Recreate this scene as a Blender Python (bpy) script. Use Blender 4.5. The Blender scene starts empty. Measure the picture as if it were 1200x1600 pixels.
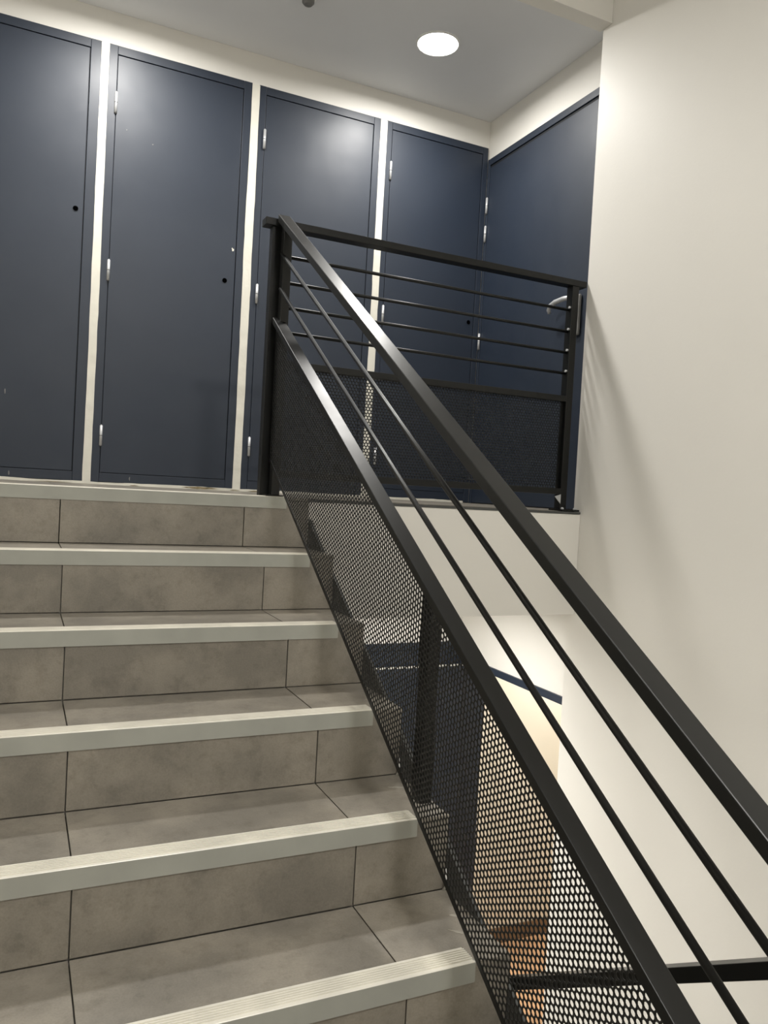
import bpy, bmesh, math, random
from mathutils import Vector, Matrix
import numpy as np
random.seed(7)
SC = bpy.context.scene
COL = SC.collection

# ------------------------------------------------------------------ camera
YAW, PITCH, ROLL = 0.4381, -0.0261, 0.0551
FPX = 1223.73
CAMLOC = Vector((-0.8647, -2.6661, 0.0405))
cy, sy, cp, sp = math.cos(YAW), math.sin(YAW), math.cos(PITCH), math.sin(PITCH)
fw = Vector((sy*cp, cy*cp, sp)); r0 = Vector((cy, -sy, 0)); u0 = r0.cross(fw)
rr = r0*math.cos(ROLL) + u0*math.sin(ROLL); uu = -r0*math.sin(ROLL) + u0*math.cos(ROLL)
cd = bpy.data.cameras.new('camera'); cam = bpy.data.objects.new('camera', cd); COL.objects.link(cam)
cd.sensor_fit = 'HORIZONTAL'; cd.sensor_width = 36; cd.lens = 36*FPX/1200; cd.clip_start = 0.02
m = Matrix.Identity(4)
for i, v in enumerate((rr, uu, -fw)):
    for j in range(3): m[j][i] = v[j]
m.translation = CAMLOC
cam.matrix_world = m
SC.camera = cam
# ------------------------------------------------------------------ world / view / lights
w = bpy.data.worlds.new('world'); SC.world = w; w.use_nodes = True
w.node_tree.nodes['Background'].inputs[0].default_value = (0.9, 0.95, 1, 1)
w.node_tree.nodes['Background'].inputs[1].default_value = 0.05
vs = SC.view_settings
vs.view_transform = 'Standard'; vs.look = 'None'; vs.exposure = -0.05; vs.gamma = 1.0; vs.use_curve_mapping = False
P_LAND = 22.0      # downlight over the landing, right (the left one is a little stronger)
P_LAND2 = 29.0
P_LOW = 10.5       # downlights of the floor below
P_LOW2 = 58.0
P_MID = 54.0       # lamp over the half landing behind the camera
P_HIGH_FILL = 14.0      # added fill lamp in the high stairwell ceiling, lightens the treads
P_ROOM = 18.0      # room behind the lower doorway
DL = (1.0, 0.975, 0.93)

# ------------------------------------------------------------------ dimensions
R, T = 0.178, 0.2735          # riser, going
YW, XD, XN = 1.248, 1.51, 1.307
ZC, ZT = 2.187, 3.35          # landing ceiling, stairwell ceiling
ZS = -0.438                   # slab underside
FL = -16*R                    # floor below
XL = -1.47                    # left wall
YB = -3.75                    # wall behind the camera
XS = 0.085                    # open side of the flight
SL = 0.6355                   # railing slope

# ------------------------------------------------------------------ materials
def mat(name, col, rough=0.5, metal=0.0, spec=0.5, bump=0.0, bscale=60, var=0.0, vscale=3.0, col2=None, coat=0.0, detail=3, rvar=0.0):
    M = bpy.data.materials.new(name); M.use_nodes = True
    nt = M.node_tree; N = nt.nodes; L = nt.links; b = N['Principled BSDF']
    b.inputs['Base Color'].default_value = (*col, 1); b.inputs['Roughness'].default_value = rough
    b.inputs['Metallic'].default_value = metal; b.inputs['Specular IOR Level'].default_value = spec
    b.inputs['Coat Weight'].default_value = coat; b.inputs['Coat Roughness'].default_value = .36
    tc = N.new('ShaderNodeTexCoord')
    geo = N.new('ShaderNodeNewGeometry')
    if var or col2:
        n = N.new('ShaderNodeTexNoise'); n.inputs['Scale'].default_value = vscale; n.inputs['Detail'].default_value = detail
        L.new(geo.outputs['Position'], n.inputs['Vector'])
        cr = N.new('ShaderNodeValToRGB'); cr.color_ramp.elements[0].position = 0.35; cr.color_ramp.elements[1].position = 0.65
        c2 = col2 or tuple(c*(1-var) for c in col)
        cr.color_ramp.elements[0].color = (*c2, 1); cr.color_ramp.elements[1].color = (*col, 1)
        L.new(n.outputs[0], cr.inputs[0]); L.new(cr.outputs[0], b.inputs['Base Color'])
    if rvar:
        n3 = N.new('ShaderNodeTexNoise'); n3.inputs['Scale'].default_value = 6; n3.inputs['Detail'].default_value = 5
        L.new(geo.outputs['Position'], n3.inputs['Vector'])
        mr = N.new('ShaderNodeMapRange'); mr.inputs['To Min'].default_value = rough-rvar; mr.inputs['To Max'].default_value = rough+rvar
        mr.inputs['From Min'].default_value = 0.3; mr.inputs['From Max'].default_value = 0.7
        L.new(n3.outputs[0], mr.inputs[0]); L.new(mr.outputs[0], b.inputs['Roughness'])
    if bump:
        n2 = N.new('ShaderNodeTexNoise'); n2.inputs['Scale'].default_value = bscale; n2.inputs['Detail'].default_value = 3
        L.new(geo.outputs['Position'], n2.inputs['Vector'])
        bp = N.new('ShaderNodeBump'); bp.inputs['Strength'].default_value = bump; bp.inputs['Distance'].default_value = 0.004
        L.new(n2.outputs[0], bp.inputs['Height']); L.new(bp.outputs[0], b.inputs['Normal'])
    return M

def tile_mat(name, base, dark, seed):
    M = bpy.data.materials.new(name); M.use_nodes = True
    nt = M.node_tree; N = nt.nodes; L = nt.links; b = N['Principled BSDF']
    geo = N.new('ShaderNodeNewGeometry')
    mp = N.new('ShaderNodeMapping'); mp.inputs['Location'].default_value = (seed*3.1, seed*1.7, seed)
    L.new(geo.outputs['Position'], mp.inputs[0])
    oi = N.new('ShaderNodeObjectInfo'); 
    va = N.new('ShaderNodeVectorMath'); va.operation = 'ADD'; L.new(mp.outputs[0], va.inputs[0]); 
    vm = N.new('ShaderNodeVectorMath'); vm.operation = 'SCALE'; vm.inputs[0].default_value = (7, 5, 3); L.new(oi.outputs['Random'], vm.inputs['Scale']); L.new(vm.outputs[0], va.inputs[1])
    n1 = N.new('ShaderNodeTexNoise'); n1.inputs['Scale'].default_value = 4.5; n1.inputs['Detail'].default_value = 6; n1.inputs['Roughness'].default_value = .6
    n2 = N.new('ShaderNodeTexNoise'); n2.inputs['Scale'].default_value = 26; n2.inputs['Detail'].default_value = 8; n2.inputs['Roughness'].default_value = .72
    n3 = N.new('ShaderNodeTexNoise'); n3.inputs['Scale'].default_value = 240; n3.inputs['Detail'].default_value = 2
    for n in (n1, n2, n3): L.new(va.outputs[0], n.inputs['Vector'])
    r1 = N.new('ShaderNodeValToRGB'); r1.color_ramp.elements[0].position = .40; r1.color_ramp.elements[1].position = .60
    r1.color_ramp.elements[0].color = (*dark, 1); r1.color_ramp.elements[1].color = (*base, 1)
    L.new(n1.outputs[0], r1.inputs[0])
    r2 = N.new('ShaderNodeValToRGB'); r2.color_ramp.elements[0].position = .3; r2.color_ramp.elements[1].position = .5
    r2.color_ramp.elements[0].color = (.7, .69, .67, 1); r2.color_ramp.elements[1].color = (1, 1, 1, 1)
    L.new(n2.outputs[0], r2.inputs[0])
    r3 = N.new('ShaderNodeValToRGB'); r3.color_ramp.elements[0].position = .3; r3.color_ramp.elements[1].position = .7
    r3.color_ramp.elements[0].color = (.92, .92, .92, 1); r3.color_ramp.elements[1].color = (1.06, 1.06, 1.06, 1)
    L.new(n3.outputs[0], r3.inputs[0])
    m1 = N.new('ShaderNodeMixRGB'); m1.blend_type = 'MULTIPLY'; m1.inputs[0].default_value = .85; L.new(r1.outputs[0], m1.inputs[1]); L.new(r2.outputs[0], m1.inputs[2])
    m2 = N.new('ShaderNodeMixRGB'); m2.blend_type = 'MULTIPLY'; m2.inputs[0].default_value = 1; L.new(m1.outputs[0], m2.inputs[1]); L.new(r3.outputs[0], m2.inputs[2])
    L.new(m2.outputs[0], b.inputs['Base Color'])
    b.inputs['Roughness'].default_value = .37; b.inputs['Specular IOR Level'].default_value = .85
    bp = N.new('ShaderNodeBump'); bp.inputs['Strength'].default_value = .12; bp.inputs['Distance'].default_value = .002
    L.new(n3.outputs[0], bp.inputs['Height']); L.new(bp.outputs[0], b.inputs['Normal'])
    return M

def emis(name, col, s):
    M = bpy.data.materials.new(name); M.use_nodes = True; b = M.node_tree.nodes['Principled BSDF']
    b.inputs['Base Color'].default_value = (*col, 1); b.inputs['Emission Color'].default_value = (*col, 1); b.inputs['Emission Strength'].default_value = s
    return M

M_WALL = mat('wall_paint', (.76, .74, .69), .52, spec=.35, bump=.06, bscale=90, var=.03, vscale=1.5)
M_WALLW = mat('wall_paint_warm', (.80, .755, .65), .6, bump=.05, bscale=90, var=.03)
M_CEIL = mat('ceiling_paint', (.78, .79, .805), .6, bump=.05, bscale=120, var=.02)
M_FILL = mat('cream_filler', (.72, .70, .62), .6, bump=.35, bscale=45, var=.08, vscale=14)
M_BLUE = mat('blue_door_paint', (.0075, .0155, .032), .58, spec=.52, bump=.02, bscale=35, rvar=.05, var=.08, vscale=2, coat=.30)
M_GAP = mat('dark_gap', (.006, .007, .010), .8)
M_BLACK = mat('black_powder_coat', (.0042, .0047, .0044), .37, spec=.34, bump=.006, bscale=120, rvar=.04)
M_MESH = mat('black_mesh_coat', (.006, .0065, .0065), .4, spec=.35)
M_STEEL = mat('brushed_hinge_steel', (.52, .53, .54), .4, metal=.35, bump=.01, bscale=200)
M_HOLE = mat('keyhole_black', (.001, .001, .001), 1.0, spec=0)
M_TILE = tile_mat('grey_concrete_look_tile', (.27, .243, .200), (.185, .168, .140), 1)
M_GROUT = mat('dark_grout', (.045, .040, .034), .9)
M_NOSE = mat('grey_nosing_metal', (.375, .38, .34), .42, metal=.0, spec=.5, bump=.02, bscale=160, var=.10, vscale=9, rvar=.06)
M_NOSE_LIT = mat('worn_lit_nosing_top', (.78, .75, .66), .32, spec=.9, var=.14, vscale=12)  # scuffed nosing metal, made paler to paint in the light on its top
M_CONC = mat('stair_core_plaster', (.25, .24, .22), .8, bump=.2, bscale=30, var=.15)
M_STR = mat('stringer_grey_paint', (.060, .062, .060), .5, bump=.05)
M_WHITE = mat('white_plastic', (.80, .80, .78), .4)
M_GREYP = mat('grey_plastic', (.16, .16, .155), .5)
M_SIL = mat('white_sealant', (.85, .83, .78), .5)
M_WOOD = mat('orange_wood_floor', (.66, .40, .22), .42, var=.25, vscale=5, bump=.03)
M_WOODD = mat('brown_baseboard_wood', (.20, .125, .07), .5, var=.2, vscale=8)
M_SMEAR = mat('cement_smear', (.36, .335, .285), .8, var=.2, vscale=40, bump=.1)
M_CHIP = mat('chipped_plaster_brown', (.30, .24, .13), .9, bump=.5, bscale=80, var=.5, vscale=60)
M_FLOORL = tile_mat('floor_tile_below', (.30, .272, .232), (.205, .188, .160), 5)

# ------------------------------------------------------------------ helpers
def wloc(p):
    v = Vector((0, 0, 0))
    while p is not None: v += p.location; p = p.parent
    return v
def mk(name, verts, faces, material, parent=None, smooth=False):
    vs_ = [Vector(v) for v in verts]
    lo = Vector([min(v[i] for v in vs_) for i in range(3)]); hi = Vector([max(v[i] for v in vs_) for i in range(3)])
    c = (lo+hi)/2
    me = bpy.data.meshes.new(name); me.from_pydata([tuple(v-c) for v in vs_], [], faces)
    me.materials.append(material)
    bm = bmesh.new(); bm.from_mesh(me); bmesh.ops.recalc_face_normals(bm, faces=bm.faces); bm.to_mesh(me); bm.free()
    if smooth:
        for p in me.polygons: p.use_smooth = True
    o = bpy.data.objects.new(name, me); COL.objects.link(o)
    if parent is not None: o.parent = parent
    o.location = c - wloc(parent)
    return o
def bevel(o, w_, seg=2):
    bm = bmesh.new(); bm.from_mesh(o.data)
    bmesh.ops.bevel(bm, geom=[e for e in bm.edges if len(e.link_faces) == 2 and e.calc_face_angle(0) > .5], offset=w_, segments=seg, affect='EDGES', profile=.5)
    bm.to_mesh(o.data); bm.free()
    return o
BF = [(0, 1, 3, 2), (4, 6, 7, 5), (0, 4, 5, 1), (2, 3, 7, 6), (0, 2, 6, 4), (1, 5, 7, 3)]
def box(name, x, y, z, material, parent=None, bev=0):
    v = [(a, b, c) for a in x for b in y for c in z]
    o = mk(name, v, BF, material, parent)
    if bev: bevel(o, bev)
    return o
def boxes(name, L, material, parent=None):
    v = []; f = []
    for (x, y, z) in L:
        n = len(v); v += [(a, b, c) for a in x for b in y for c in z]; f += [tuple(i+n for i in q) for q in BF]
    return mk(name, v, f, material, parent)
def prism(name, x0, x1, yz, material, parent=None, bev=0):
    n = len(yz); v = [(x0, a, b) for a, b in yz]+[(x1, a, b) for a, b in yz]
    f = [tuple(range(n)), tuple(range(2*n-1, n-1, -1))]+[(i, (i+1) % n, n+(i+1) % n, n+i) for i in range(n)]
    o = mk(name, v, f, material, parent)
    if bev: bevel(o, bev)
    return o
def tube(name, pts, r, material, parent=None, seg=14, cap=True):
    v = []; f = []
    pts = [Vector(p) for p in pts]
    for k, p in enumerate(pts):
        d = (pts[min(k+1, len(pts)-1)]-pts[max(k-1, 0)]).normalized()
        a = d.cross(Vector((0, 0, 1)) if abs(d.z) < .95 else Vector((1, 0, 0))).normalized(); b = d.cross(a)
        rad = r[k] if isinstance(r, (list, tuple)) else r
        for s in range(seg):
            t = 2*math.pi*s/seg; v.append(p+a*math.cos(t)*rad+b*math.sin(t)*rad)
    for k in range(len(pts)-1):
        for s in range(seg): f.append((k*seg+s, k*seg+(s+1) % seg, (k+1)*seg+(s+1) % seg, (k+1)*seg+s))
    if cap: f += [tuple(range(seg)), tuple(range(len(v)-1, len(v)-1-seg, -1))]
    o = mk(name, v, f, material, parent, smooth=True)
    for p in o.data.polygons:
        if len(p.vertices) > 4: p.use_smooth = False
    return o
def lathe(name, c, prof, material, parent=None, seg=48):      # prof: (r, z offset) around vertical axis
    v = []; f = []
    for (r, z) in prof:
        for s in range(seg):
            t = 2*math.pi*s/seg; v.append((c[0]+r*math.cos(t), c[1]+r*math.sin(t), c[2]+z))
    for k in range(len(prof)-1):
        for s in range(seg): f.append((k*seg+s, k*seg+(s+1) % seg, (k+1)*seg+(s+1) % seg, (k+1)*seg+s))
    f += [tuple(range(seg)), tuple(range(len(v)-1, len(v)-1-seg, -1))]
    return mk(name, v, f, material, parent)
def tag(o, label, cat=None, group=None, kind=None):
    o['label'] = label
    if cat: o['category'] = cat
    if group: o['group'] = group
    if kind: o['kind'] = kind
    return o
def empty(name, loc, parent=None):
    o = bpy.data.objects.new(name, None); COL.objects.link(o); o.location = loc; o.empty_display_size = .1
    if parent is not None: o.parent = parent; o.location = Vector(loc)-wloc(parent)
    return o
def struct(o, label, cat=None):
    o['kind'] = 'structure'; o['label'] = label
    if cat: o['category'] = cat
    return o

# ================================================================== LARGE STRUCTURE
struct(box('wall_back', (XL-.1, XD+.15), (YW, YW+.15), (FL-.1, ZT), M_WALL), 'cream wall behind the row of blue doors', 'wall')
struct(box('wall_left', (XL-.1, XL), (YB, YW), (FL-.1, ZT), M_WALL), 'cream wall on the left side of the stairs', 'wall')
struct(box('wall_front', (XL-.1, XD+.15), (YB-.12, YB), (FL-.1, ZT), M_WALL), 'cream wall behind the half landing', 'wall')
struct(box('wall_right', (XN, XD+.15), (YB, .045), (FL, ZT), M_WALL), 'tall plain off white wall on the right of the stairwell', 'wall')
# side wall of the landing, upper storey: solid; lower storey: with a doorway
DY0, DY1 = .208, 1.2485
ws = struct(boxes('wall_side', [((XD, XD+.15), (.0455, YW-.0005), (ZS, ZT)), ((XD, XD+.15), (.0455, DY0+.035), (FL, ZS)),
                        ((XD, XD+.15), (DY0+.035, YW-.0005), (-.9225, ZS)), ((XD, XD+.15), (1.213, YW-.0005), (FL, -.9225))], M_WALL),
       'cream wall beside the landing holding the right hand blue door', 'wall')
# floor slab of the landing
struct(box('floor_slab', (XS, XN-.001), (0, YW-.001), (ZS, -.012), M_WALL), 'cream painted front edge of the landing floor above the stairwell', 'slab')
struct(boxes('floor_slab', [((XL+.001, XS), (.012, YW-.001), (ZS, -.012)), ((XN-.001, XD-.001), (.046, YW-.001), (ZS, -.012))], M_WALL), 'landing floor slab behind the top step', 'slab')
struct(box('trim_1', (XS, XN-.002), (-.002, .03), (-.012, -.002), M_STR), 'thin dark edge strip along the landing floor above the stairwell', 'trim')
# landing ceiling and bulkhead
struct(boxes('ceiling', [((XL+.001, XN), (.061, YW-.001), (ZC, ZC+.1)), ((XN, XD-.001), (.046, YW-.001), (ZC, ZC+.1))], M_CEIL), 'flat grey white ceiling over the landing', 'ceiling')
struct(box('wall_bulkhead', (XL+.001, XN-.001), (-.012, .060), (2.045, ZT-.001), M_WALL), 'cream bulkhead above the front of the landing ceiling', 'wall')
struct(box('ceiling', (XL-.1, XD+.15), (YB-.12, YW+.15), (ZT, ZT+.1), M_CEIL), 'high ceiling over the stairwell', 'ceiling')
struct(box('ceiling', (XL+.001, XN-.001), (YB+.001, -2.35), (ZC, ZC+.15), M_CEIL), 'unseen lower ceiling added over the half landing to keep the upper wall darker', 'ceiling')  # added out of view: holds the lamp low, upper wall gets bounce only
# floors
lf = struct(box('floor', (XL, XD+.15), (YB, YW), (FL-.1, FL), M_GROUT), 'tiled floor of the storey below', 'floor')
ml = struct(boxes('floor', [((XL+.001, XN-.001), (YB+.001, -8*T), (-8*R-.16, -8*R-.010))], M_CONC), 'half landing floor at the foot of the flight', 'floor')

def tiles_floor(parent, x0, x1, y0, y1, z, xo, yo, sx=.592, sy=.592, th=.010, m=M_TILE, g=.0018):
    xs = [x0]; a = xo
    while a > x0: a -= sx
    a += sx
    while a < x1-.02: 
        if a > x0+.02: xs.append(a)
        a += sx
    xs.append(x1); ys = [y0]; a = yo
    while a > y0: a -= sy
    a += sy
    while a < y1-.02:
        if a > y0+.02: ys.append(a)
        a += sy
    ys.append(y1)
    for i in range(len(xs)-1):
        for j in range(len(ys)-1):
            box('floor_tile', (xs[i]+g, xs[i+1]-g), (ys[j]+g, ys[j+1]-g), (z-th, z+random.uniform(-.0003, .0003)), m, parent)
lfl = struct(box('floor', (XL+.001, XS), (.001, YW-.001), (-.012, -.0105), M_GROUT), 'grey tiled landing floor at the foot of the blue doors', 'floor')
tiles_floor(lfl, XL+.002, XS, .062, YW-.002, 0, -.742, .06, th=.010)
lfr = struct(boxes('floor', [((XS, XN-.002), (.031, YW-.001), (-.012, -.0105)), ((XN-.002, XD-.002), (.047, YW-.001), (-.012, -.0105))], M_GROUT), 'grey tiled landing floor behind the landing railing', 'floor')
tiles_floor(lfr, XS, XN-.003, .032, YW-.002, 0, -.742, .06)
tiles_floor(lfr, XN-.002, XD-.003, .048, YW-.002, 0, XN-.002, .06)
tiles_floor(ml, XL+.002, XN-.002, YB+.002, -8*T-.002, -8*R, -.742, -8*T, m=M_TILE)
tiles_floor(lf, XL+.002, XD+.14, YB+.002, YW-.002, FL+.010, -.742, .06, m=M_FLOORL)

# ================================================================== STAIRCASE (flight climbed by the camera)
st = tag(empty('staircase', (-.7, -2.0, -8*R)), 'grey tiled staircase with metal nosings climbing to the blue doors', 'staircase')
# core (open side on the right) with sloped soffit
prof = [(.0, -.0135)]
core = [(-.001, -.30)]
pts = [(0, 0)]
for k in range(0, 8):
    pts += [(-k*T+.011, -k*R-.012), (-k*T+.011, -(k+1)*R-.011)]
pts += [(-8*T, -8*R-.011), (-8*T, -8*R-.15), (.011, -.42)]
pts = pts[1:]
prism('stair_core', XL+.002, XS-.001, pts, M_CONC, st)
SEAMS = [XL+.002, -1.334, -.742, -.150, XS]
for k in range(0, 8):
    y = -k*T
    ztop = -k*R-.010; zbot = -(k+1)*R
    for i in range(4):
        j = random.uniform(-.0006, .0006)
        box('riser_tile', (SEAMS[i]+.0014, SEAMS[i+1]-(.0014 if i < 3 else 0)), (y+.003+j, y+.0105), (zbot+.002, ztop-.001), M_TILE, st, bev=.0006)
    if k > 0:
        for i in range(4):
            j = random.uniform(-.0003, .0003)
            x1 = SEAMS[i+1]-(.0014 if i < 3 else 0)
            # tread tile: behind the nosing, full depth right of the nosing end
            y0 = y+.055
            vtx = [(SEAMS[i]+.0014, y0), (SEAMS[i+1]-(.0014 if i < 3 else 0), y0)]
            if i < 3:
                box('tread_tile', (SEAMS[i]+.0014, x1), (y0, y+T+.0015), (-k*R-.0105, -k*R+j), M_TILE, st, bev=.0005)
            else:
                pl = [(SEAMS[3]+.0014, y0), (.001, y0), (.001, y+.001), (XS, y+.001), (XS, y+T+.0015), (SEAMS[3]+.0014, y+T+.0015)]
                n = len(pl); v = [(a, b, -k*R-.0105) for a, b in pl]+[(a, b, -k*R+j) for a, b in pl]
                f = [tuple(range(n)), tuple(range(2*n-1, n-1, -1))]+[(q, (q+1) % n, n+(q+1) % n, n+q) for q in range(n)]
                mk('tread_tile', v, f, M_TILE, st)
    if k in (2, 3, 4, 5):                      # pale cement smears beside the railing
        for q in range(2):
            sx = random.uniform(.018, .060); sy0 = y+random.uniform(.07, .20); n = 10; ang = random.uniform(-.9, -.3)
            vv = []
            for e in range(n):
                t = 2*math.pi*e/n; rr_ = random.uniform(.6, 1.1); a = .030*rr_*math.cos(t); b_ = .006*rr_*math.sin(t)
                vv.append((min(sx+a*math.cos(ang)-b_*math.sin(ang), XS-.002), sy0+a*math.sin(ang)+b_*math.cos(ang), -k*R+.0004))
            vv += [(p[0], p[1], p[2]+.0005) for p in vv]
            mk('cement_smear', vv, [tuple(range(n)), tuple(range(2*n-1, n-1, -1))]+[(e, (e+1) % n, n+(e+1) % n, n+e) for e in range(n)], M_SMEAR, st)
    # aluminium nosing: L profile with ribbed top, right end stops at x=0
    z = -k*R; nt_ = .040
    pr = [(y, z-nt_), (y+.0025, z-nt_), (y+.0025, z-.004), (y+.055, z-.004), (y+.055, z+.0005)]
    yy = y+.048
    for q in range(6):                         # ribs
        a = yy-q*.0066
        pr += [(a, z+.0005), (a-.0006, z+.0032), (a-.0034, z+.0032), (a-.0040, z+.0005)]
    pr += [(y+.0065, z+.0005), (y+.0055, z+.0018), (y+.0012, z+.0018), (y, z+.0006)]
    o = prism('stair_nosing', XL+.003, 0.0, pr, M_NOSE, st)
    o.data.materials.append(M_NOSE_LIT)
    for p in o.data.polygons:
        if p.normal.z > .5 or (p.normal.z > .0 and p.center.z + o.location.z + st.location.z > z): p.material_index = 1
    # end cap
    box('nosing_end_cap', (-.0005, .0015), (y+.0005, y+.05), (z-nt_+.001, z+.0015), M_NOSE, o)
# landing floor strip right of top nosing end
box('tread_tile', (.002, XS), (.001, .060), (-.0105, 0), M_TILE, st)
# sealant beads where treads meet the railing side
for k in (4, 5):
    tube('sealant_bead', [(.0795, -k*T+.002+.2735-.004, -k*R+.0015), (.080, -k*T+.26, -k*R+.02), (.080, -k*T+.268, -k*R+.06)], [.004, .003, .001], M_SIL, st, seg=8)
# stringer plate on the open side
def ln(y, c, s=R/T): return s*y+c
prism('stringer', XS+.0005, XS+.011, [(-.001, -.073), (-8*T, ln(-8*T, -.073)), (-8*T, ln(-8*T, -.36)), (-.001, -.36)], M_STR, st)

# ================================================================== LOWER FLIGHT (goes down under the landing)
s2 = tag(empty('staircase', (.7, -1.9, -8*R)), 'lower flight of stairs descending beside the tall off white wall', 'staircase')
Y0L = -1.95; X2a, X2b = .18, XN-.002
pts = [(Y0L-.2, -8*R-.011)]
for k in range(8):
    pts += [(Y0L+k*T-.011+(.011 if k == 0 else 0), -8*R-k*R-.011), (Y0L+k*T-.011, -8*R-(k+1)*R-.011)]
pts = pts[:-1]+[(Y0L+7*T, FL+.001), (Y0L+5.7*T, FL+.001), (Y0L-.2, -8*R-.35)]
prism('stair_core', X2a, X2b, pts, M_CONC, s2)
for k in range(8):
    y = Y0L+k*T; z = -(8+k)*R
    for xa, xb in ((X2a, .442), (.442, 1.034), (1.034, X2b)):
        box('riser_tile', (xa+.0014, xb-.0014), (y-.0105, y-.003), (z-R+.002, z-.011), M_TILE, s2)
        if k: box('tread_tile', (xa+.0014, xb-.0014), (y-T-.001, y-.055), (z-.0105, z), M_TILE, s2)
    box('stair_nosing', (X2a, X2b), (y-.055, y), (z-.003, z+.002), M_NOSE, s2); 
    box('stair_nosing', (X2a, X2b), (y-.0025, y), (z-.04, z-.003), M_NOSE, s2)
box('floor_plate', (XS+.012, X2a-.001), (-2.4, -2.15), (-8*R-.16, -8*R-.001), M_CONC, s2)

# ================================================================== PERFORATED PANELS
def perf(name, plane, u_rng, v_of, rows, th_ang, origin, fix, parent, P=.01305, D=.0101, th=.0015, umin=None, umax=None):
    """rhombic cells with a 12-sided hole; rows run at angle th_ang in the (u,z) plane"""
    c = np.array([math.cos(th_ang), math.sin(th_ang)])*P
    b = np.array([math.cos(th_ang+math.pi/3), math.sin(th_ang+math.pi/3)])*P
    cor = [(-c-b)/2, (c-b)/2, (c+b)/2, (-c+b)/2]
    outer = []
    for i in range(4):
        for t in (0, 1/3, 2/3): outer.append(cor[i]*(1-t)+cor[(i+1) % 4]*t)
    outer = np.array(outer)
    ang = np.arctan2(outer[:, 1], outer[:, 0]); inner = np.stack([np.cos(ang), np.sin(ang)], 1)*D/2
    base = np.concatenate([outer, inner])                   # 24 points
    cells = []
    for r in range(rows):
        for q in range(-400, 401):
            p = np.array(origin)+b*r+c*q
            if umin+.006 <= p[0] <= umax-.006: cells.append(p)
    cells = np.array(cells); n = len(cells)
    uv = (cells[:, None, :]+base[None]).reshape(-1, 2)
    def co(off):
        a = np.zeros((len(uv), 3))
        if plane == 'x': a[:, 0] = fix+off; a[:, 1] = uv[:, 0]; a[:, 2] = uv[:, 1]
        else: a[:, 1] = fix+off; a[:, 0] = uv[:, 0]; a[:, 2] = uv[:, 1]
        return a
    V = np.concatenate([co(-th/2), co(th/2)]); H = len(uv)
    i = np.arange(12); j = (i+1) % 12
    fr = np.stack([i, j, j+12, i+12], 1); bk = np.stack([i+H, i+12+H, j+12+H, j+H], 1); inn = np.stack([i+12, j+12, j+12+H, i+12+H], 1)
    pat = np.concatenate([fr, bk, inn])
    F = (pat[None]+(np.arange(n)*24)[:, None, None]).reshape(-1, 4)
    cen = V.mean(0); V = V-cen
    me = bpy.data.meshes.new(name)
    me.vertices.add(len(V)); me.vertices.foreach_set('co', V.astype(np.float32).ravel())
    me.loops.add(F.size); me.loops.foreach_set('vertex_index', F.astype(np.int32).ravel())
    me.polygons.add(len(F)); me.polygons.foreach_set('loop_start', np.arange(0, F.size, 4, dtype=np.int32)); me.polygons.foreach_set('loop_total', np.full(len(F), 4, np.int32))
    me.update(calc_edges=True); me.materials.append(M_MESH)
    o = bpy.data.objects.new(name, me); COL.objects.link(o); o.parent = parent; o.location = Vector(cen)-wloc(parent)
    return o

# ================================================================== STAIR RAILING
def sloped(name, x0, x1, y0, y1, ctop, h, m_, parent, s=SL, bev=.0015, plumb0=True):
    return prism(name, x0, x1, [(y0, ctop+s*y0), (y1, ctop+s*y1), (y1, ctop-h+s*y1), (y0, ctop-h+s*y0)], m_, parent, bev=bev)
YE = -2.30
rl = tag(empty('stair_railing', (-.055, -1.1, -.9)), 'black steel stair railing with sloping handrail and perforated panel', 'railing')
sloped('handrail', -.076, -.033, .022, YE, .9765, .027, M_BLACK, rl, bev=.002)
sloped('panel_rail', -.0755, -.035, .030, YE, .613, .0235, M_BLACK, rl, bev=.0015)
for c in (.8405, .7178):
    tube('rail_bar', [(-.055, .025, c+SL*.025), (-.055, YE+.01, c+SL*(YE+.01))], .0063, M_BLACK, rl, seg=16)
box('post', (-.0555, -.026), (.004, .040), (.0072, .962), M_BLACK, rl, bev=.0015)
box('post_foot_plate', (-.075, -.010), (.002, .048), (.0035, .007), M_BLACK, rl)
box('post', (-.046, -.016), (-1.182, -1.142), (ln(-1.16, .10, SL), ln(-1.16, .575, SL)), M_BLACK, rl, bev=.0015)
box('post', (-.070, -.040), (YE-.005, YE+.035), (-8*R, ln(YE, .95, SL)), M_BLACK, rl, bev=.0015)
TH = math.atan(SL)
perp = .01305*math.sin(math.pi/3)
# first row sits just above the solid bottom edge
orig = (-1.1, ln(-1.1, .1014+.020, SL))
perf('perforated_panel', 'x', None, None, 37, TH, orig, -.0575, rl, umin=YE, umax=.034)
sloped('panel_bottom_edge', -.0590, -.0560, .038, YE, .1014+.0135, .0135, M_BLACK, rl, bev=0)
prism('panel_end_strip', -.0588, -.0562, [(.026, ln(.026, .104, SL)), (.038, ln(.038, .104, SL)), (.038, ln(.038, .60, SL)), (.026, ln(.026, .60, SL))], M_BLACK, rl)

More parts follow.
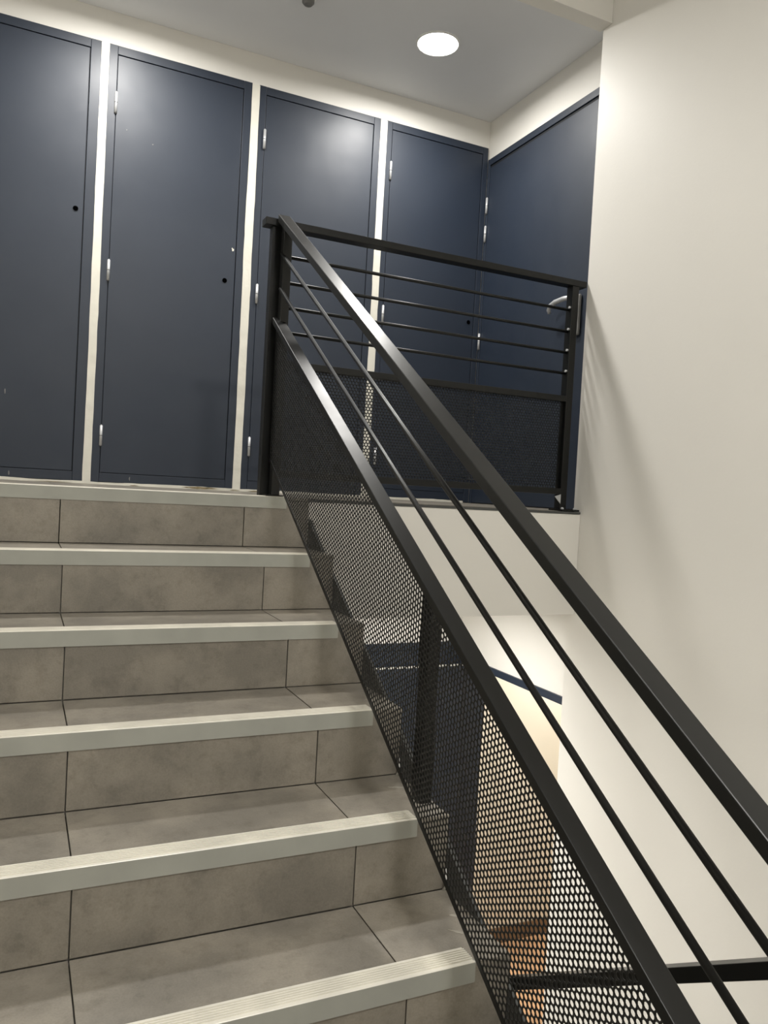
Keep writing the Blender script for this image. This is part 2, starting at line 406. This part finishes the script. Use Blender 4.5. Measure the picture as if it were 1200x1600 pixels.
# ================================================================== LANDING RAILING
lr = tag(empty('landing_railing', (.6, .07, 0)), 'black steel landing railing with four level bars in front of the blue doors', 'railing')
YA, YBK = .045, .095
box('handrail', (-.113, XN-.003), (YA, YBK), (.957, .983), M_BLACK, lr, bev=.002)
box('panel_rail', (-.050, 1.236), (.050, .090), (.465, .490), M_BLACK, lr, bev=.0015)
box('bottom_rail', (-.050, 1.236), (.050, .090), (.070, .095), M_BLACK, lr, bev=.0015)
for z in (.862, .770, .681, .592):
    tube('rail_bar', [(-.052, .070, z), (1.238, .070, z-.004)], .0063, M_BLACK, lr, seg=16)
    tube('bar_end_bolt', [(1.2270, .0595, z+.004), (1.2350, .0595, z+.004)], .005, M_STEEL, lr, seg=10)
box('post', (-.0845, -.0500), (.054, .090), (.002, .958), M_BLACK, lr, bev=.0015)
box('post', (1.2350, 1.2680), (.050, .090), (.008, .958), M_BLACK, lr, bev=.0015)
fp = box('post_foot_plate', (1.215, XN-.004), (.004, .100), (.0, .007), M_BLACK, lr)
for (a, b) in ((1.225, .020), (1.290, .020)):
    bb = lathe('anchor_bolt', (a, b, .007), [(.007, 0), (.007, .005), (.004, .008)], M_STEEL, fp, seg=6); bb['label'] = 'bright steel bolt head'
gz = mk('gusset', [(1.205, .047, .060), (1.235, .047, .030), (1.235, .047, .070), (1.205, .051, .060), (1.235, .051, .030), (1.235, .051, .070)],
   [(0, 1, 2), (5, 4, 3), (0, 3, 4, 1), (1, 4, 5, 2), (2, 5, 3, 0)], M_STEEL, lr); gz['label'] = 'small bare metal gusset'
perf('perforated_panel', 'y', None, None, 33, 0.0, (.6, .1015), .0695, lr, umin=-.050, umax=1.226)
box('panel_end_strip', (1.221, 1.236), (.0675, .0715), (.094, .466), M_BLACK, lr)
box('panel_end_strip', (-.052, -.045), (.0675, .0715), (.094, .466), M_BLACK, lr)

# ================================================================== LOWER RAILING
lo = tag(empty('stair_railing', (.15, -1.0, -2.0)), 'black handrail of the lower flight crossing the bottom right corner', 'railing')
cA = -.732-SL*1.705
def sl2(y, c): return c-SL*y
def sloped2(name, x0, x1, y0, y1, ctop, h, parent, m_=M_BLACK):
    return prism(name, x0, x1, [(y0, sl2(y0, ctop)), (y1, sl2(y1, ctop)), (y1, sl2(y1, ctop)-h), (y0, sl2(y0, ctop)-h)], m_, parent, bev=.0015)
cE = -.726-SL*1.715
sloped2('handrail', .130, .172, -2.30, -.10, cE, .028, lo)
sloped2('panel_rail', .130, .172, -2.30, -.10, cE-.363, .0235, lo)
for d in (.136, .259):
    tube('rail_bar', [(.151, -2.28, sl2(-2.28, cE-d)), (.151, -.12, sl2(-.12, cE-d))], .0063, M_BLACK, lo)
box('post', (.136, .166), (-.13, -.09), (FL+.0115, sl2(-.1, cE)-.01), M_BLACK, lo)
box('post', (.136, .166), (-2.34, -2.30), (-8*R, sl2(-2.3, cE)), M_BLACK, lo)
sloped2('perforated_panel_edge', .150, .152, -2.30, -.10, cE-.86, .0135, lo)

# ================================================================== BLUE DOORS (upper storey back wall)
FY = .012     # how far the frame stands proud of the wall
def hinge(parent, x, y, z, axis='y', h=.094, drip=False):
    hg = tube('hinge', [(x, y, z-h/2), (x, y, z+h/2)], .0068, M_STEEL, parent, seg=14); hg['label'] = 'bare silver steel hinge barrel'
    tube('hinge_joint', [(x, y, z-.0012), (x, y, z+.0012)], .0071, M_GAP, hg, seg=14)
    tube('hinge_pin', [(x, y, z-h/2-.004), (x, y, z-h/2)], .004, M_GREYP, hg, seg=10)
    tube('hinge_pin', [(x, y, z+h/2), (x, y, z+h/2+.003)], .004, M_STEEL, hg, seg=10)
    return hg
def backdoor(name, xo0, xo1, xi0, xi1, z0, label, holes=(), hinges=(1.772, 1.000, .230), ztop=2.034, leaf=True):
    d = empty(name, ((xo0+xo1)/2, YW, z0)); d['kind'] = 'structure'; tag(d, label, 'door')
    yf = YW-FY; zt = z0+ztop; zi = z0+ztop-.040; zb = z0+.055; zr = z0+.013
    box('frame_stile', (xo0, xi0), (yf, YW-.0005), (z0+.003, zt), M_BLUE, d, bev=.0015)
    box('frame_stile', (xi1, xo1), (yf, YW-.0005), (z0+.003, zt), M_BLUE, d, bev=.0015)
    box('frame_head', (xi0+.0006, xi1-.0006), (yf, YW-.0005), (zi, zt-.0005), M_BLUE, d, bev=.0012)
    box('frame_sill', (xi0+.0006, xi1-.0006), (yf, YW-.0005), (zr, zb), M_BLUE, d, bev=.0012)
    box('frame_rebate', (xi0, xi1), (YW-.0045, YW-.0008), (zb, zi), M_GAP, d)
    if leaf:
        lf_ = box('door_leaf', (xi0+.0024, xi1-.0042), (yf+.0006, YW-.005), (zb+.0026, zi-.0042), M_BLUE, d, bev=.0012)
        for (hx, hz) in holes:
            k = tube('keyhole', [(hx, yf-.0016, z0+hz), (hx, yf+.0003, z0+hz)], .0118, M_HOLE, lf_, seg=18)
            tube('keyhole_ring', [(hx, yf-.0012, z0+hz), (hx, yf+.0003, z0+hz)], .0135, M_BLUE, lf_, seg=18)
    for hz in hinges: hinge(d, xi0, yf-.004, z0+hz)
    return d
XS_D = [(-1.270, -.594, -1.226, -.640), (-.561, .114, -.523, .074), (.151, .820, .187, .781), (.855, 1.4975, .889, 1.464)]
LBL = ['dark blue metal door at the far left edge, with a black keyhole',
       'dark blue metal door second from the left, with a small white chip',
       'dark blue metal door directly behind the top post of the stair railing',
       'dark blue metal door behind the landing railing, next to the corner']
HO = [[(-.676, 1.255)], [(.022, 1.041)], [(.735, 1.04)], [(1.429, 1.033)]]
DR = []
for i, (a, b, c, d_) in enumerate(XS_D):
    DR.append(backdoor('door_%d' % (i+1), a, b, c, d_, 0.0, LBL[i], HO[i]))
# small marks on the doors
def mark(parent, x, y, z, rx, rz, m_, name='paint_chip'):
    n = 9; v = []
    for s in range(n):
        t = 2*math.pi*s/n; q = random.uniform(.6, 1.1)
        v.append((x+rx*q*math.cos(t), y, z+rz*q*math.sin(t)))
    v += [(p[0], p[1]+.0012, p[2]) for p in v]
    f = [tuple(range(n)), tuple(range(2*n-1, n-1, -1))]+[(s, (s+1) % n, n+(s+1) % n, n+s) for s in range(n)]
    o = mk(name, v, f, m_, parent); return o
yl = YW-FY-.0007
mark(DR[1], .056, yl, 1.198, .006, .008, M_FILL); mark(DR[1], .052, yl, 1.204, .003, .004, M_FILL)
mark(DR[0], -.934, yl, .395, .003, .012, M_GREYP, 'scratch')
mark(DR[0], -.905, YW-FY-.0012, .034, .004, .012, M_GREYP, 'scratch')
mark(DR[1], -.385, YW-FY-.0012, .035, .003, .011, M_GREYP, 'scratch')
for (x, z) in ((-.35, 1.62), (-.47, 1.66)): mark(DR[1], x, yl, z, .0035, .003, M_GREYP, 'scratch')

# ragged filler strips between the frames and above / below them
def ragged(name, xa, xb, z0, z1, label, n=46, amp=.0015, dep=.0005, yb=YW-.0003, front=YW-.0135, seed=1):
    rs = random.Random(seed); L = []; Rr = []
    la = ra = 0
    for i in range(n+1):
        z = z0+(z1-z0)*i/n
        la = la*.7+rs.uniform(-1, 1)*amp*.5; ra = ra*.7+rs.uniform(-1, 1)*amp*.5
        if rs.random() < .06: la -= amp
        if rs.random() < .06: ra += amp
        L.append((xa+la, z)); Rr.append((xb+ra, z))
    v = []; f = []
    for (l, r_) in zip(L, Rr):
        v += [(l[0], front, l[1]), (r_[0], front, r_[1]), (l[0], yb, l[1]), (r_[0], yb, r_[1])]
    for i in range(n):
        a = 4*i; b = a+4
        f += [(a, a+1, b+1, b), (a, b, b+2, a+2), (a+1, a+3, b+3, b+1)]
    f += [(0, 2, 3, 1), (4*n, 4*n+1, 4*n+3, 4*n+2)]
    o = mk(name, v, f, M_FILL); struct(o, label, 'trim'); return o
names = ['narrow cream filler strip between the first and second blue doors', 'narrow cream filler strip between the second and third blue doors',
         'narrow cream filler strip between the third and fourth blue doors']
for i in range(3):
    ragged('trim_%d' % (i+2), XS_D[i][1]-.0015, XS_D[i+1][0]+.0015, .002, 2.030, names[i], seed=i+3)
# ragged cream strip at the foot of the doors (horizontal)
def ragged_h(name, x0, x1, zb, zt, label, n=90, seed=2, front=YW-.0128):
    rs = random.Random(seed); v = []; f = []; q = 0
    for i in range(n+1):
        x = x0+(x1-x0)*i/n; q = q*.6+rs.uniform(-1, 1)*.0016
        v += [(x, front, zb), (x, front, zt+q), (x, YW-.0003, zb), (x, YW-.0003, zt+q)]
    for i in range(n):
        a = 4*i; b = a+4
        f += [(a, b, b+1, a+1), (a+1, b+1, b+3, a+3)]
    o = mk(name, v, f, M_FILL); struct(o, label, 'trim'); return o
rh = ragged_h('trim_5', XL+.002, 1.46, .0005, .0125, 'cream filler strip at the foot of the blue doors')
def chip(parent, x0, x1, z, h, y=YW-.0137):
    n = 14; v = []
    for i in range(n+1):
        t = i/n; v.append((x0+(x1-x0)*t, y, z+h*.5*math.sin(math.pi*t)*random.uniform(.6, 1.1)))
    for i in range(n-1, 0, -1):
        t = i/n; v.append((x0+(x1-x0)*t, y, z-h*.5*math.sin(math.pi*t)*random.uniform(.5, 1)))
    m_ = len(v); v += [(a, b+.0006, c) for a, b, c in v]
    f = [tuple(range(m_)), tuple(range(2*m_-1, m_-1, -1))]+[(s, (s+1) % m_, m_+(s+1) % m_, m_+s) for s in range(m_)]
    mk('plaster_chip', v, f, M_CHIP, parent)
chip(rh, -.14, .045, .008, .012); chip(rh, .10, .15, .006, .006); chip(rh, -.385, -.34, .003, .004); chip(rh, .19, .30, .005, .007); chip(rh, -.80, -.64, .003, .003)

# ================================================================== SIDE DOOR (right wall of landing)
d5 = empty('door_5', (XD, .74, 0)); d5['kind'] = 'structure'
tag(d5, 'dark blue door with lever handle on the wall at the right of the landing', 'door')
xf = XD-.012
box('frame_stile', (xf, XD-.0005), (1.213, YW-.0135), (.001, 1.9655), M_BLUE, d5, bev=.0015)
box('frame_stile', (xf, XD-.0005), (.205, .243), (.001, 1.9655), M_BLUE, d5, bev=.0015)
box('frame_head', (xf, XD-.0005), (.2435, 1.2125), (1.929, 1.965), M_BLUE, d5, bev=.0012)
box('frame_rebate', (XD-.004, XD-.0008), (.2435, 1.2125), (.002, 1.9285), M_GAP, d5)
lfs = box('door_leaf', (XD-.0085, XD-.0045), (.246, 1.2100), (.006, 1.914), M_BLUE, d5, bev=.0012)
for z in (1.700, 1.540, .928, .25): hinge(d5, xf-.004, 1.2165, z, h=.088)
# handle: dark long escutcheon with a silver lever
es = box('handle_plate', (XD-.028, XD-.010), (.318, .362), (.825, 1.020), M_GREYP, d5, bev=.009); es['label'] = 'dark rounded handle plate'
lv = tube('lever_handle', [(XD-.02, .342, .990), (XD-.058, .342, .994), (XD-.066, .352, .998), (XD-.068, .385, 1.000), (XD-.068, .450, .996), (XD-.066, .492, .985), (XD-.060, .508, .968), (XD-.052, .510, .955)],
          [.010, .010, .011, .012, .012, .011, .010, .009], M_STEEL, d5, seg=14); lv['label'] = 'satin silver lever handle'
eb = box('handle_backplate', (XD-.013, XD-.010), (.350, .3675), (.85, 1.022), M_STEEL, d5, bev=.0012); eb['label'] = 'bright edge of the handle backplate'
lk = box('lock_cylinder', (XD-.036, XD-.028), (.333, .349), (.870, .902), M_STEEL, d5, bev=.003)

# ================================================================== DOORS ON THE STOREY BELOW
for i, (n_, l_) in enumerate((('door_6', 'dark blue door on the storey below seen through the perforated panel'), ('door_7', 'blue door frame of the storey below beside the corner'))):
    a, b, c, d_ = XS_D[2+i]
    backdoor(n_, a, b, c, d_, FL+.0105, l_, hinges=(), ztop=2.034)
# open doorway below
d8 = empty('door_8', (XD, .74, FL)); d8['kind'] = 'structure'
tag(d8, 'open doorway with blue frame on the storey below, lit warm inside', 'door')
box('frame_stile', (xf, XD+.15), (1.200, 1.2125), (FL+.011, -.9230), M_BLUE, d8)
box('frame_stile', (xf, XD-.0005), (1.2125, YW-.014), (FL+.011, -.8825), M_BLUE, d8)
box('frame_stile', (xf, XD-.0005), (.205, .243), (FL+.011, -.8825), M_BLUE, d8)
box('frame_head', (xf, XD-.0005), (.2435, 1.2000), (-.9195, -.8825), M_BLUE, d8)
lw = box('door_leaf', (.58, XD-.016), (1.165, 1.205), (FL+.016, -.930), M_BLUE, d8, bev=.001); lw['label'] = 'blue door leaf standing wide open'
te = box('lit_leaf_top_edge', (.581, XD-.017), (1.166, 1.204), (-.930, -.9285), M_FILL, lw)  # pale strip paints the light caught by the blue leaf's top edge
# room behind the lower doorway
RY = 1.49
struct(boxes('wall_room', [((3.0, 3.1), (-.6, RY), (FL, ZS)), ((XD+.15, 3.1), (RY, RY+.1), (FL, ZS)), ((XD+.15, 3.1), (-.7, -.6), (FL, ZS))], M_WALLW), 'warm cream walls of the room behind the lower doorway', 'wall')
struct(box('ceiling', (XD+.15, 3.1), (-.7, RY+.1), (ZS-.05, ZS+.05), M_CEIL), 'ceiling of the room behind the lower doorway', 'ceiling')
fr_ = struct(box('floor', (XD+.151, 3.0), (-.6, RY), (FL-.1, FL-.004), M_GROUT), 'orange wooden plank floor of the room behind the lower doorway', 'floor')
y = -.6
while y < RY-.01:
    x = XD+.152+random.uniform(-.5, 0)
    while x < 3.0:
        a, b_ = max(x, XD+.152), min(x+.9, 2.999)
        if b_-a > .03: box('floor_plank', (a+.0008, b_-.0008), (y+.0008, min(y+.125, RY-.002)-.0008), (FL-.004, FL+.010+random.uniform(-.0004, .0004)), M_WOOD, fr_)
        x += .9
    y += .125
struct(box('baseboard_back', (XD+.152, 3.0), (RY-.014, RY-.0005), (FL+.0105, FL+.112), M_WOODD, bev=.003), 'dark brown wooden baseboard in the room behind the lower doorway', 'baseboard')

# ================================================================== LAMPS AND CEILING FITTINGS
def downlight(x, y, z, label, power, group=None, r=.096, col=DL, spread=3.0):
    e = tag(empty('ceiling_light', (x, y, z)), label, 'ceiling light')
    if group: e['group'] = group
    lathe('light_rim', (x, y, z), [(r+.010, 0), (r+.009, -.004), (r+.002, -.006), (r, -.004), (r, 0)], M_WHITE, e)
    lathe('light_diffuser', (x, y, z), [(r-.001, 0), (r-.001, -.0035), (r-.004, -.0045)], emis('lamp_diffuser', col, 14), e)
    ld = bpy.data.lights.new('lamp', 'AREA'); ld.shape = 'DISK'; ld.size = 2*r-.01; ld.energy = power; ld.color = col; ld.spread = spread
    lo_ = bpy.data.objects.new('lamp', ld); COL.objects.link(lo_); lo_.parent = e; lo_.location = (0, 0, -.009)
    return e
downlight(.866, .712, ZC, 'bright round downlight in the landing ceiling above the corner doors', P_LAND)
downlight(-.50, .640, ZC, 'round downlight in the landing ceiling above the left hand doors', P_LAND2)
downlight(.866, .60, ZS, 'round downlight in the ceiling of the storey below, near the open doorway', P_LOW)
downlight(-.50, .64, ZS, 'round downlight in the ceiling of the storey below, under the stairs', P_LOW2)
downlight(-.15, -3.0, ZC, 'round downlight in the ceiling over the half landing', P_MID, r=.12)
downlight(0, -2.2, ZT, 'unseen fill downlight added in the high ceiling over the flight of stairs', P_HIGH_FILL, r=.12)
downlight(2.40, .9, ZS-.05, 'round downlight in the room behind the lower doorway', P_ROOM, col=(1, .965, .90))
sd = tag(empty('detector', (.205, .690, ZC)), 'small grey sensor on the landing ceiling at the top edge', 'sensor')
lathe('sensor_body', (.205, .690, ZC), [(.036, 0), (.036, -.006), (.028, -.012)], M_WHITE, sd, seg=28)
lathe('sensor_lens', (.205, .690, ZC-.012), [(.028, 0), (.027, -.012), (.018, -.022), (.006, -.026)], M_GREYP, sd, seg=28)
